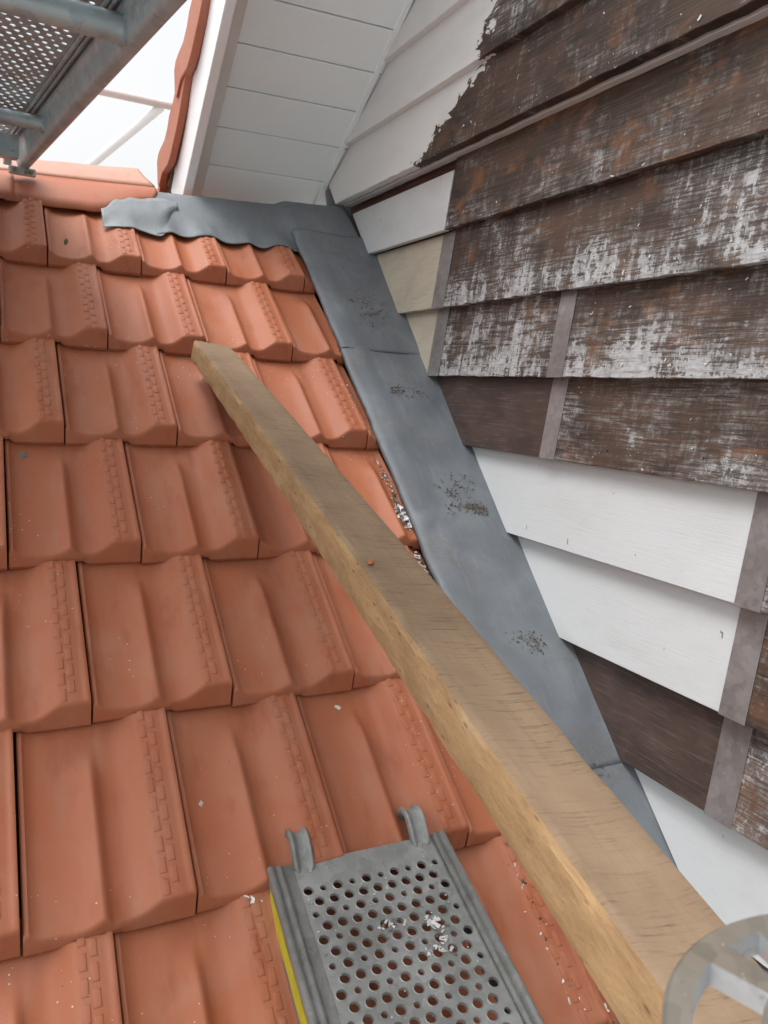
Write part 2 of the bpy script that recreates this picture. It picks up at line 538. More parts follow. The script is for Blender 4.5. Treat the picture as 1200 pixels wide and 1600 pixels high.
_px = np.array([0, .012, .035, .055, .09, .15, .22, .29, .35, .395, .425, .445, .462, .48, .505, .54, .585, .62, .655, .69, .725, .76, .785, .82, .90, .925, .945, .965, .985, 1.0])
_ph = np.array([6, 10.5, 11, 7, 3, 1.0, .2, 1.2, 4.0, 8.0, 12.0, 13.6, 12.5, 9.0, 4.2, 1.2, .2, .8, 3.0, 7.0, 12.0, 17.0, 19.3, 20.3, 20.8, 20.0, 20.2, 21.5, 21.2, 18.5]) * 1.25e-3
_pf = np.array([0, 0, 0, 0, 0, 0, 0, .8, 1, 1, 1, 1, 1, 1, 1, .6, 0, 0, 0, 0, 0, 0, 0, 0, 0, 0, 0, 0, 0, 0.])
FRONT = 0.031


def sstep(a, b, x):
    t = min(1, max(0, (x - a) / (b - a)))
    return t * t * (3 - 2 * t)


def smin(a, b, k):
    h = max(k - abs(a - b), 0) / k
    return min(a, b) - h * h * k * 0.25


def lip_bottom(fx):
    return 0.0015 + 0.0245 * (sstep(.262, .282, fx) - sstep(.552, .572, fx))


def tile_h(fx, y, chamfer=True):
    """height of a tile's face over the roof plane; fx 0..1 across, y metres up from its front edge"""
    base = FRONT * (1 - y / L)
    p = float(np.interp(fx, _px, _ph))
    f = float(np.interp(fx, _px, _pf))
    ridge = p * (1 - f * sstep(0.235, 0.315, y))
    h = base + ridge
    if chamfer:
        h = smin(h, 0.0110 + 1.9 * y + 0.35 * lip_bottom(fx), 0.008)
    return h


def roof_surface(u, s):
    """tile height above the roof plane at (u, s) for resting things on it"""
    r = math.floor(-s / L) + 1 if s < 0 else 1
    r = max(1, math.ceil(-s / L + 1e-9) + 1) if s < 0 else 1
    y = s + (r - 1) * L
    uu = u if r % 2 == 1 else u - 0.125
    fx = (uu / W) % 1.0
    return tile_h(fx, y)


def tile_mesh(name, xcut=None):
    fxs = [0.005, .013, .024, .035, .045, .055, .07, .09, .12, .16, .22, .28, .32, .35, .375, .395, .412, .425, .436, .445, .453, .462, .471, .48, .492, .505, .52, .54, .565, .59, .62, .64, .66, .68, .70, .72, .74, .76, .773, .785, .80, .82, .86, .90, .925, .945, .955, .965, .975, .982, .989]
    if xcut is not None:
        fxs = [f for f in fxs if f < xcut - 0.004] + [xcut]
    ys = [0, .002, .004, .007, .010, .013, .016, .019, .022, .026, .030, .035, .042, .055, .08, .12, .17, .21, .235, .25, .27, .29, .305, .32, .346, .40]
    nx, ny = len(fxs), len(ys)
    V, F = [], []
    for y in ys:
        for fx in fxs:
            V.append((fx * W, y, tile_h(fx, y)))
    for j in range(ny - 1):
        for i in range(nx - 1):
            a = j * nx + i
            F.append((a, a + 1, a + nx + 1, a + nx))
    # front lip
    o = len(V)
    for fx in fxs:
        V.append((fx * W, 0.0, tile_h(fx, 0)))
    for fx in fxs:
        V.append((fx * W, 0.0015, lip_bottom(fx)))
    for i in range(nx - 1):
        F.append((o + nx + i, o + nx + i + 1, o + i + 1, o + i))
    # side walls
    for fx, flip in ((fxs[0], False), (fxs[-1], True)):
        o = len(V)
        for y in ys:
            z = tile_h(fx, y)
            V.append((fx * W, y, z))
            V.append((fx * W, y, min(z - 0.004, lip_bottom(fx) + FRONT * (1 - y / L) - 0.028)))
        for j in range(ny - 1):
            q = (o + 2 * j, o + 2 * j + 1, o + 2 * j + 3, o + 2 * j + 2)
            F.append(q if not flip else q[::-1])
    # the pressed brick pattern on the roll, two staggered columns
    if xcut is None or xcut > 0.95:
        for col, (f0, f1) in enumerate(((.786, .834), (.848, .896))):
            y = 0.027 + (0.0 if col == 0 else 0.017)
            while y < 0.335:
                y1 = y + 0.0255
                o = len(V)
                cx, cy = (f0 + f1) / 2 * W, (y + y1) / 2
                sx, sy = (f1 - f0) * W / 2, (y1 - y) / 2
                for (k, dz) in ((1.0, -0.0006), (0.86, 0.0012), (0.66, 0.0017)):
                    for (ix, iy) in ((-1, -1), (1, -1), (1, 1), (-1, 1)):
                        xx = cx + ix * (sx - (1 - k) * sx)
                        yy = cy + iy * (sy - (1 - k) * sx)
                        V.append((xx, yy, tile_h(xx / W, yy) + dz))
                for ring in (0, 4):
                    for i in range(4):
                        j = (i + 1) % 4
                        F.append((o + ring + i, o + ring + j, o + ring + 4 + j, o + ring + 4 + i))
                F.append((o + 8, o + 9, o + 10, o + 11))
                y += 0.0340
    me = bpy.data.meshes.new(name)
    me.from_pydata(V, [], F)
    me.materials.append(TERRA)
    me.polygons.foreach_set('use_smooth', [True] * len(me.polygons))
    me.update()
    me.set_sharp_from_angle(angle=math.radians(48))
    return me


ROOF_ROT = Matrix(((1, 0, 0), (0, CP, -SP), (0, SP, CP))).to_4x4()
tile_full = tile_mesh('roof_tile')
tile_cut_a = tile_mesh('roof_tile_cut_narrow', (0.788 - 0.75) / W)
tile_cut_b = tile_mesh('roof_tile_cut_wide', (0.788 - 0.625) / W)
for r in range(1, 9):
    off = 0.0 if r % 2 == 1 else 0.125
    for k in range(-6, 4):
        u0 = k * W + off
        if u0 > 0.78:
            continue
        me = tile_full
        if u0 + W > 0.80:
            me = tile_cut_a if r % 2 == 1 else tile_cut_b
        o = bpy.data.objects.new('roof_tile', me)
        coll.objects.link(o)
        j = lambda a: rnd.uniform(-a, a)
        mt = Matrix.Translation(rp(u0 + j(0.0006), -(r - 1) * L + j(0.0028), rnd.uniform(0, 0.0015))) @ ROOF_ROT @ Matrix.Rotation(j(0.005), 4, 'Z') @ Matrix.Rotation(j(0.006), 4, 'Y')
        o.matrix_world = mt
        attach(o, roof)

# roof boarding under the tiles, both slopes
SR = 0.47
v = [rp(-1.55, -2.45, -0.035), rp(1.05, -2.45, -0.035), rp(1.05, SR, -0.035), rp(-1.55, SR, -0.035)]
top = rp(0, SR, -0.035)
for x in (1.05, -1.55):
    p = rp(x, SR, -0.035)
    v.append(Vector((p.x, p.y + 2.6 * CP, p.z - 2.6 * SP)))
link_mesh('underlay', v, [(0, 1, 2, 3), (3, 2, 4, 5)], BATTEN, roof)
# back slope tiles are out of sight; a plain tile-coloured slope stands there
v = [rp(-1.5, SR, 0.0), rp(0.55, SR, 0.0)]
for x in (0.55, -1.5):
    p = rp(x, SR, 0.0)
    v.append(Vector((p.x, p.y + 2.6 * CP, p.z - 2.6 * SP)))
link_mesh('back_slope', v, [(0, 1, 2, 3)], TERRA, roof)


# ridge capping: folded profile with the right-hand end cut round
def ridge_tile(u0, u1, lift, end_round):
    V, F = [], []
    n = 40
    ends = [.326, .338, .346, .350, .346, .338, .330, .325, .323, .323, .323, .323]
    for i in range(n + 1):
        t = i / n
        for q in range(12):
            u = u0 + ((ends[q] if end_round else u1) - u0) * t
            s_lo = 0.275 + (0.10 * sstep(0.12, 0.33, u) if end_round else 0.0) + 0.010 * noise.noise(Vector((u * 14, 2.2, 0)))
            lo = rp(0, s_lo, 0.030)
            tl = 0.075 * max(-0.3, u - 0.04)
            kn = Vector((0, 2.785, 0.6065 + tl * 0.6))           # the fold
            cr = Vector((0, 2.975, 0.690 + tl))                  # the crest
            if q <= 4:
                P = lo.lerp(kn, q / 4)
                P += UN * 0.010 * math.sin(math.pi * q / 4)
            elif q <= 9:
                P = kn.lerp(cr, (q - 4) / 5)
                P += Vector((0, 0, 0.003 * math.sin(math.pi * (q - 4) / 5)))
            else:
                P = cr + Vector((0, 0.09 * (q - 9), -0.07 * (q - 9)))
            P.z += lift + 0.0016 * noise.noise(Vector((u * 9, P.y * 12, 1.3)))
            P.x = u + O.x
            V.append(P)
    for i in range(n):
        pass
    # the red strip dressed down over the tiles, and the pale capping that sits on it
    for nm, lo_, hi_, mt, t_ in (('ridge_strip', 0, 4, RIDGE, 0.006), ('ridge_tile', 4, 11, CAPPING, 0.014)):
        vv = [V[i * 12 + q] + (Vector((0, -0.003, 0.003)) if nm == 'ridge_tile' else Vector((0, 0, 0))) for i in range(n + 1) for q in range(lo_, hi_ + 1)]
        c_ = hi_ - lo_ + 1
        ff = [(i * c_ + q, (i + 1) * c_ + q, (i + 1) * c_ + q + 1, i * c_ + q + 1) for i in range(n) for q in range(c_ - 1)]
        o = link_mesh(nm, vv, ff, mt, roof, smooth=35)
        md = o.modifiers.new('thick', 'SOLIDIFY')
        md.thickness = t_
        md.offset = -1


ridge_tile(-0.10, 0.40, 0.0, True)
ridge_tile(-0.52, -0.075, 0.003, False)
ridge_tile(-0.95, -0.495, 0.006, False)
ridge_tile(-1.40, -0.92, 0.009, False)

# ------------------------------------------------------------------ timber wall
WX = 1.172
wall = thing('timber_clad_wall', (WX + 0.03, 1.2, roof_z(1.2)), 'weatherboarded gable wall with patchy scraped white paint beside the tiled roof', 'wall')


def clip(poly, f):
    out = []
    for i in range(len(poly)):
        a, b = poly[i], poly[(i + 1) % len(poly)]
        fa, fb = f(a), f(b)
        if fa >= 0:
            out.append(a)
        if (fa >= 0) != (fb >= 0):
            t = fa / (fa - fb)
            out.append((a[0] + (b[0] - a[0]) * t, a[1] + (b[1] - a[1]) * t))
    return out


TILT = 0.13


def board(name, y0, y1, zb, zt, mat, xb=WX, thick=0.020, rough=0.0, proud=0.0, roofh=0.051, low=True):
    """one weatherboard: leaning, lower edge proud, ends cut to the rake above and the roof below"""
    seg = max(2, int(abs(y1 - y0) / 0.03)) if rough else 2
    poly = []
    for i in range(seg + 1):
        y = y0 + (y1 - y0) * i / seg
        jz = rough * noise.noise(Vector((y * 31, zb * 7, 3))) + rough * 0.6 * noise.noise(Vector((y * 90, zb * 5, 8)))
        poly.append((y, zb + jz))
    poly += [(y1, zt), (y0, zt)]
    poly = clip(poly, lambda q: q[1] - roof_z(q[0], roofh))
    poly = clip(poly, lambda q: (RAKE0.z - 0.634 * (q[0] - RAKE0.y)) - 0.004 - q[1])
    if len(poly) < 3:
        return None
    fx = lambda z: xb - proud + (z - zb) * TILT
    n = len(poly)
    V = [Vector((fx(z), y, z)) for y, z in poly] + [Vector((fx(z) + thick, y, z)) for y, z in poly]
    F = [tuple(range(n)), tuple(range(2 * n - 1, n - 1, -1))]
    for i in range(n):
        j = (i + 1) % n
        F.append((j, i, n + i, n + j))
    uv = [(y, (z - zb) / (zt - zb)) for y, z in poly] * 2
    o = link_mesh(name, V, F, mat, wall, uvs=uv)
    recalc(o)
    bevel(o, 0.0015, 1, 40)
    return o


YN = -0.6      # near end of the boards, beside and behind the camera
YF = 3.4
ROWS = {'a': 1.040, 'b': 0.857, 'c': 0.667, 'd': 0.464, 'e': 0.2476, 'f': 0.0524, 'g': -0.1374, 'h': -0.341, 'i': -0.5457, 'j': -0.742, 'k': -0.945, 'l': -1.15, 'm': -1.35}
OV = 0.030
wcount = [0]


def wmat(**k):
    wcount[0] += 1
    k.setdefault('seed', wcount[0] * 3.7)
    return mat_weathered('weathered_board_%d' % wcount[0], **k)


XC = 1.142
# rows above: the upper cladding stands a little further out
board('weatherboard', YN, YF, 1.235, 1.235 + .22, wmat(paint=0.35, edge=(1.7, 1.7)), xb=XC, thick=0.028, rough=0.002)
board('weatherboard', YN, YF, ROWS['a'], ROWS['a'] + .22, wmat(paint=0.45, edge=(1.80, 1.78)), xb=XC, thick=0.028, rough=0.002)
board('weatherboard', YN, YF, ROWS['b'], ROWS['b'] + .21, wmat(paint=0.40, orange=0.1, streak=0.5, edge=(1.88, 1.84)), xb=XC, thick=0.028, rough=0.002)
board('weatherboard', YN, YF, ROWS['c'], ROWS['c'] + .22, wmat(paint=0.28, orange=0.05, streak=0.6, edge=(2.22, 1.80)), xb=XC, thick=0.030, rough=0.003)
# painted drip edge under the upper cladding
LIP = mat_painted_trim('lip_paint', base=(0.60, 0.595, 0.58), dirt=0.6, rough=0.6)
o = board('drip_edge', YN, YF, ROWS['c'] - 0.004, ROWS['c'] + 0.03, LIP, xb=XC + 0.034, thick=0.030, rough=0.0015)
# row d
board('weatherboard', 2.058, YF, ROWS['d'], ROWS['d'] + .168, mat_white_board('white_board_d', 2.0, dirt=0.30), rough=0.0)
board('weatherboard', YN, 2.052, ROWS['d'], ROWS['d'] + .235, wmat(paint=0.16, orange=0.50, streak=0.40, low=0.10), rough=0.003)
# row e
board('weatherboard', 2.060, YF, ROWS['e'], ROWS['e'] + .215, BEIGE, rough=0.001)
board('weatherboard', YN, 2.056, ROWS['e'], ROWS['e'] + .25, wmat(paint=0.42, orange=0.25, streak=0.62, low=0.12), rough=0.003)
# row f
board('weatherboard', 2.062, YF, ROWS['f'], ROWS['f'] + .225, BEIGE, rough=0.001)
board('weatherboard', 1.503, 2.058, ROWS['f'], ROWS['f'] + .225, wmat(paint=0.54, orange=0.1, streak=0.70, low=0.13), rough=0.003)
board('weatherboard', YN, 1.499, ROWS['f'], ROWS['f'] + .225, wmat(paint=0.50, orange=0.55, streak=0.5, low=0.14), rough=0.003)
# row g
board('weatherboard', 1.503, YF, ROWS['g'], ROWS['g'] + .220, DARK_STAIN)
board('weatherboard', YN, 1.499, ROWS['g'], ROWS['g'] + .220, wmat(paint=0.50, orange=0.35, streak=0.30), rough=0.002)
# row h, i: white, freshly painted to the joint
board('weatherboard', 0.919, YF, ROWS['h'], ROWS['h'] + .235, mat_white_board('white_board_h', 5.0, dirt=0.16))
board('weatherboard', YN, 0.915, ROWS['h'], ROWS['h'] + .235, wmat(paint=0.66, orange=0.0, streak=0.35), rough=0.002)
board('weatherboard', 0.919, YF, ROWS['i'], ROWS['i'] + .235, mat_white_board('white_board_i', 9.0, dirt=0.34))
board('weatherboard', YN, 0.915, ROWS['i'], ROWS['i'] + .235, wmat(paint=0.30, orange=0.5, streak=0.45, brown=(0.135, 0.070, 0.038)), rough=0.002)
# row j
board('weatherboard', 0.919, YF, ROWS['j'], ROWS['j'] + .226, DARK_STAIN)
board('weatherboard', YN, 0.915, ROWS['j'], ROWS['j'] + .226, wmat(paint=0.38, orange=0.4, streak=0.3, low=0.10, brown=(0.125, 0.068, 0.040)), rough=0.002)
# rows k, l, m
board('weatherboard', YN, YF, ROWS['k'], ROWS['k'] + .235, mat_white_board('white_board_k', 13.0, dirt=0.30))
board('weatherboard', YN, YF, ROWS['l'], ROWS['l'] + .235, wmat(paint=0.4))
board('weatherboard', YN, YF, ROWS['m'], ROWS['m'] + .235, mat_white_board('white_board_m', 17.0, dirt=0.30))
board('weatherboard', YN, YF, -1.55, -1.55 + .235, wmat(paint=0.4))
board('weatherboard', YN, YF, -1.75, -1.75 + .235, mat_white_board('white_board_n', 21.0))
# sheathing behind everything
poly = clip(clip([(YN, -2.6), (YF, -2.6), (YF, 1.8), (YN, 1.8)], lambda q: q[1] - roof_z(q[0], -0.05)), lambda q: (RAKE0.z - 0.634 * (q[0] - RAKE0.y)) - 0.002 - q[1])
V, F = extrude_poly([Vector((WX + 0.056, y, z)) for y, z in poly], Vector((0.02, 0, 0)))
recalc(link_mesh('sheathing', V, F, SHEATH, wall))
# metal strips over the butt joints
for row, y0, y1, ht in (('e', 2.031, 2.100, .215), ('f', 2.036, 2.102, .225), ('f', 1.470, 1.527, .225), ('g', 1.474, 1.530, .215), ('h', 0.886, 0.940, .235), ('i', 0.888, 0.945, .235), ('j', 0.889, 0.950, .226)):
    o = board('joint_strip', y0, y1, ROWS[row] - 0.0015, ROWS[row] + ht, STRIP, thick=0.0015, proud=0.0028)

# ------------------------------------------------------------------ gable overhang: soffit, barge board, verge tiles
over = thing('gable_overhang', kp(0.9, 0.4), 'white boarded soffit and barge board of the upper roof with orange verge tiles', 'eaves')
grooves = [-0.36, -0.085, 0.072, 0.237, 0.395, 0.551, 0.706, 0.86, 1.015, 1.17, 1.33]


def xl(a):
    return 0.711 - 0.024 * (a + 0.09) / 0.78 - 0.02


for i in range(len(grooves) - 1):
    a0, a1 = grooves[i] + 0.0024, grooves[i + 1] - 0.0024
    sk = 0.012
    pts = [kp(xl(a0), a0 - sk * 0.5), kp(1.20, a0 + sk * 0.5), kp(1.20, a1 + sk * 0.5), kp(xl(a1), a1 - sk * 0.5)]
    V, F = extrude_poly(pts, RN * 0.018)
    o = recalc(link_mesh('soffit_board', V, F, SOFFIT, over))
    bevel(o, 0.0022, 2)
# deck over the soffit boards
V, F = extrude_poly([kp(0.60, -0.45, 0.021), kp(1.30, -0.45, 0.021), kp(1.30, 1.33, 0.021), kp(0.60, 1.33, 0.021)], RN * 0.03)
recalc(link_mesh('roof_boarding', V, F, BATTEN, over))
V, F = extrude_poly([kp(0.58, -0.45, 0.09), kp(3.2, -0.45, 0.09), kp(3.2, 2.6, 0.09), kp(0.58, 2.6, 0.09)], RN * 0.03)
recalc(link_mesh('roof_covering', V, F, TERRA, over))
# rough trim between soffit and barge board
V, F = [], []
n = 40
for i in range(n + 1):
    a = -0.10 + 1.40 * i / n
    jx = 0.003 * noise.noise(Vector((a * 30, 1, 1))) + (0.006 * max(0, noise.noise(Vector((a * 18, 5, 1)))) if a < 0.1 else 0)
    xo = 0.615 - 0.024 * (a + 0.09) / 0.78
    V += [kp(xo, a, -0.012), kp(xl(a) + 0.012 + jx, a, -0.012), kp(xl(a) + 0.012 + jx, a, 0.004), kp(xo, a, 0.004)]
for i in range(n):
    a = i * 4
    for q in range(4):
        F.append((a + q, a + (q + 1) % 4, a + 4 + (q + 1) % 4, a + 4 + q))
F += [(3, 2, 1, 0), (n * 4, n * 4 + 1, n * 4 + 2, n * 4 + 3)]
recalc(link_mesh('soffit_trim', V, F, ROUGH_TRIM, over))
# thin bead where the soffit meets the wall
V, F = extrude_poly([kp(1.135, -0.05, -0.010), kp(1.150, -0.05, -0.010), kp(1.150, -0.05, 0.001), kp(1.135, -0.05, 0.001)], RD * 1.36)
recalc(link_mesh('wall_bead', V, F, SOFFIT, over))


def bx_(a):
    return 0.600 - 0.020 * (a + 0.02) / 0.74


# barge board; its foot is cut off across
th = 0.030
outline = [(-0.020, -0.150), (1.33, -0.150), (1.33, 0.10), (-0.16, 0.10), (-0.130, 0.062)]
V = [kp(bx_(a), a, h) for a, h in outline] + [kp(bx_(a) + th, a + 0.003, h) for a, h in outline]
nn = len(outline)
F = [tuple(range(nn)), tuple(range(2 * nn - 1, nn - 1, -1))] + [(i, (i + 1) % nn, nn + (i + 1) % nn, nn + i) for i in range(nn)]
o = recalc(link_mesh('barge_board', V, F, TRIM, over))
bevel(o, 0.003, 2)

# verge tiles: a hanging flange with a kicked-out lower end, and the tile above it
VX = 0.566
# outline of the hanging flange in the verge plane: (y, z) in metres
VERGE = [(2.5701, 1.0231), (2.6119, 1.0052), (2.6541, 0.9696), (2.7022, 0.9284), (2.7704, 0.8574), (2.8186, 0.8187), (2.8691, 0.7867), (2.9108, 0.7594), (2.9577, 0.7405), (3.0116, 0.7372), (3.059, 0.7343), (3.0887, 0.7184), (3.1189, 0.6977), (3.1446, 0.7073), (3.1531, 0.7585), (3.1609, 0.794), (3.1365, 0.8175), (3.0996, 0.8266), (3.0198, 0.8378), (2.9717, 0.8638), (2.9398, 0.8971), (2.8763, 0.9245), (2.7874, 0.9832), (2.7226, 1.0349), (2.6871, 1.0639)]
ring = [Vector((VX, y, z)) for y, z in VERGE]


def verge(ring, x_in):
    V, F = extrude_poly(ring, Vector((x_in, 0, 0)))
    o = recalc(link_mesh('verge_tile', V, F, RIDGE, over))
    bevel(o, 0.003, 2, 50)
    return o


verge(ring, 0.024)
step_v = RD * 0.365 + RN * 0.028
ring2 = [Vector((VX - 0.008, y * 0.98587, z * 0.98587)) for y, z in VERGE]
for k in (1, 2):
    verge([p + step_v * k for p in ring2], 0.026)

# ------------------------------------------------------------------ lead flashing
flash = thing('lead_flashing', rp(0.9, -0.6, 0.05), 'grey lead flashing dressed between the roof tiles and the timber wall', 'flashing')


def side_sheet(s0, s1, lift, seed, dent=0.0):
    """one sheet lying up the slope: s0 low end, s1 high end"""
    prof = [(0.775, 0.028), (0.776, 0.0385), (0.779, 0.042), (0.795, 0.0445), (0.812, 0.0465), (0.83, 0.0475), (0.85, 0.0465), (0.875, 0.0462), (0.90, 0.046), (0.925, 0.046), (0.95, 0.046), (0.975, 0.0462), (1.0, 0.0466), (1.018, 0.047), (1.036, 0.0475), (1.050, 0.049), (1.060, 0.056), (1.063, 0.11)]
    n = max(8, int((s1 - s0) / 0.012))
    V, F = [], []
    k = len(prof)
    for i in range(n + 1):
        s = s0 + (s1 - s0) * i / n
        for q, (u, h) in enumerate(prof):
            w = 1.0 if q < 13 else 0.3
            wid = 0.009 if q < 12 else 0.0
            nz = 0.0042 * noise.noise(Vector((u * 9, s * 6, seed))) + 0.0022 * noise.noise(Vector((u * 22, s * 13, seed + 4)))
            # soft crease a hand's breadth in from the free edge
            cz = 0.0030 * math.exp(-((u - 0.828 - 0.01 * noise.noise(Vector((s * 3, seed, 0)))) / 0.009) ** 2)
            if dent:
                d2 = ((u - 0.812) / 0.020) ** 2 + ((s + 0.975) / 0.022) ** 2
                cz += dent * math.exp(-d2) - dent * 0.8 * math.exp(-(((u - 0.822) / 0.016) ** 2 + ((s + 1.005) / 0.02) ** 2))
            uu = u
            if q < 4:
                uu += 0.0050 * noise.noise(Vector((s * 7, seed, 2))) + 0.0022 * noise.noise(Vector((s * 25, seed, 5)))
            # the sheet widens a touch towards the eaves
            uu += max(0, -s) * wid * (u - 0.78) / 0.24
            ss = s
            if i == 0:
                ss += 0.006 * noise.noise(Vector((u * 13, seed, 9))) + (0.012 if q < 4 else 0.0)
            V.append(rp(uu, ss, h + lift + (nz + cz) * w - (0.004 * (1 - i / 3) if i < 3 else 0)))
    for i in range(n):
        for q in range(k - 1):
            a = i * k + q
            F.append((a, a + 1, a + k + 1, a + k))
    o = link_mesh('lead_sheet', V, F, LEAD, flash, smooth=70)
    md = o.modifiers.new('thick', 'SOLIDIFY')
    md.thickness = 0.0025
    md.offset = -1
    return o


side_sheet(-2.45, -1.60, 0.0, 11.0)
side_sheet(-1.650, -0.285, 0.005, 3.0, dent=0.006)
side_sheet(-0.328, 0.30, 0.010, 7.0)


def top_sheet(name, u0, u1, lower, upper, lift, mat, seed, over_crest):
    nu = max(10, int((u1 - u0) / 0.008))
    V, F = [], []
    rows = [0, .04, .10, .18, .28, .40, .52, .64, .76, .88, 1.0]
    extra = [(0.015, 0.004), (0.05, -0.02), (0.20, -0.20)] if over_crest else []
    k = len(rows) + len(extra)
    for i in range(nu + 1):
        u = u0 + (u1 - u0) * i / nu
        lo, hi = lower(u), upper(u)
        for t in rows:
            s = lo + (hi - lo) * t
            fx = (u / W) % 1.0
            hug = 1 - sstep(0.10, 0.55, t)
            if u > 0.78:
                hug *= 1 - sstep(0.76, 0.80, u)
            # smooth the tile profile a little: dressed sheet bridges the sharp joints
            hh = sum(tile_h(((u + d) / W) % 1.0, max(s, 0.02), False) for d in (-0.010, -0.005, 0, 0.005, 0.010)) / 5
            h = (0.55 * hh + 0.45 * (FRONT * (1 - max(s, 0.02) / L) + 0.014) + 0.006) * hug + (0.042 if not over_crest else 0.030 + 0.016 * sstep(0.75, 0.80, u)) * (1 - hug)
            h += 0.0025 * noise.noise(Vector((u * 11, s * 12, seed))) + 0.0010 * noise.noise(Vector((u * 40, s * 40, seed)))
            V.append(rp(u, s, h + lift))
        base = V[-1]
        for dy, dz in extra:
            V.append(Vector((base.x, base.y + dy, base.z + dz)))
    for i in range(nu):
        for q in range(k - 1):
            a = i * k + q
            F.append((a, a + k, a + k + 1, a + 1))
    o = link_mesh(name, V, F, mat, flash, smooth=70)
    md = o.modifiers.new('thick', 'SOLIDIFY')
    md.thickness = 0.0020
    md.offset = 1
    return o


def low_right(u):
    if u > 0.77:
        return 0.200 + 0.058 * (u - 0.77) / 0.26
    return 0.196 + 0.006 * math.sin(u * 55)


top_sheet('ridge_lead_sheet', 0.318, 1.026, low_right, lambda u: 0.445 + 0.05 * (u - 0.46) / 0.52, 0.004, LEAD_TOP, 2.0, True)
top_sheet('lead_patch', 0.160, 0.402, lambda u: (0.186 + 0.008 * math.sin(u * 48 + 1.0) + 0.13 * sstep(0.325, 0.402, u)), lambda u: 0.305 + 0.06 * sstep(0.17, 0.215, u) - 0.04 * sstep(0.26, 0.22, u) + 0.012 * math.sin(u * 40), 0.0045, LEAD_NEW, 5.0, False)
# upstand in the corner under the soffit
V, F = extrude_poly([Vector((1.140, 2.86, 0.60)), Vector((1.205, 2.80, 0.585)), Vector((1.205, 2.85, 0.76)), Vector((1.150, 2.93, 0.74))], Vector((0.004, 0.02, 0)))
recalc(link_mesh('corner_upstand', V, F, LEAD_TOP, flash))

# ------------------------------------------------------------------ timber beam
A = Vector((0.469, 2.080, 0.105))
BD = Vector((-0.048, -0.964, -0.263)).normalized()
BS = Vector((0.994, -0.021, -0.105))
BS = (BS - BD * BS.dot(BD)).normalized()
BN = BS.cross(BD)
if BN.z < 0:
    BN = -BN
BW, BH, BL = 0.096, 0.054, 1.99
nL = 150
cs = []           # cross-section, from the top left corner round: (across, down, face)
for i in range(13): cs.append((i / 12 * BW, 0.0, 'top'))
for i in range(1, 7): cs.append((BW, i / 6 * BH, 'right'))
for i in range(11, -1, -1): cs.append((i / 12 * BW, BH, 'bottom'))
for i in range(5, 0, -1): cs.append((0.0, i / 6 * BH, 'left'))
V, F, FM, UV = [], [], [], []
nc = len(cs)
for i in range(nL + 1):
    t = BL * i / nL
    for q, (a, d, fc) in enumerate(cs):
        # softened, knocked edges
        ea = min(a, BW - a)
        ed = min(d, BH - d)
        rnd_c = 0.0016 + 0.0022 * max(0, noise.noise(Vector((t * 14, a * 30, d * 30))))
        if a < 0.001 and d < 0.001:
            rnd_c += 0.006 * max(0, noise.noise(Vector((t * 9, 4.0, 2.0))) - 0.10) * 2.0 + 0.003 * max(0, noise.noise(Vector((t * 45, 1.0, 7.0))))
        aa, dd = a, d
        if ea < 1e-6 and ed < 1e-6:
            aa += rnd_c if a < BW / 2 else -rnd_c
            dd += rnd_c if d < BH / 2 else -rnd_c
        jit = 0.0007 * noise.noise(Vector((t * 22, a * 60, d * 60 + 3)))
        if fc == 'left' or a == 0:
            aa += 0.0016 * noise.noise(Vector((t * 30, 9, d * 70)))
        P = A + BD * t + BS * aa - BN * (dd + jit)
        # a hair of bow along its length
        P += BN * 0.004 * math.sin(math.pi * t / BL) + BS * 0.003 * math.sin(math.pi * t / BL * 1.3)
        if i == 0:
            P += BD * (0.008 * (a / BW) + 0.0025 * noise.noise(Vector((a * 80, d * 80, 1))))
        V.append(P)
        UV.append((t, a + d * 1.0))
for i in range(nL):
    for q in range(nc):
        j = (q + 1) % nc
        F.append((i * nc + q, i * nc + j, (i + 1) * nc + j, (i + 1) * nc + q))
        FM.append(0 if cs[q][2] == 'top' and cs[j][2] in ('top',) else 1)
F.append(tuple(range(nc)))
FM.append(1)
F.append(tuple(range((nL + 1) * nc - 1, nL * nc - 1, -1)))
FM.append(1)
beam = link_mesh('timber_beam', V, F, [WOOD_TOP, WOOD_SIDE], None, smooth=38, fmat=FM, uvs=UV)
recalc(beam)
tag(beam, 'long rough-sawn timber beam sloping down across the orange tiles', 'beam')


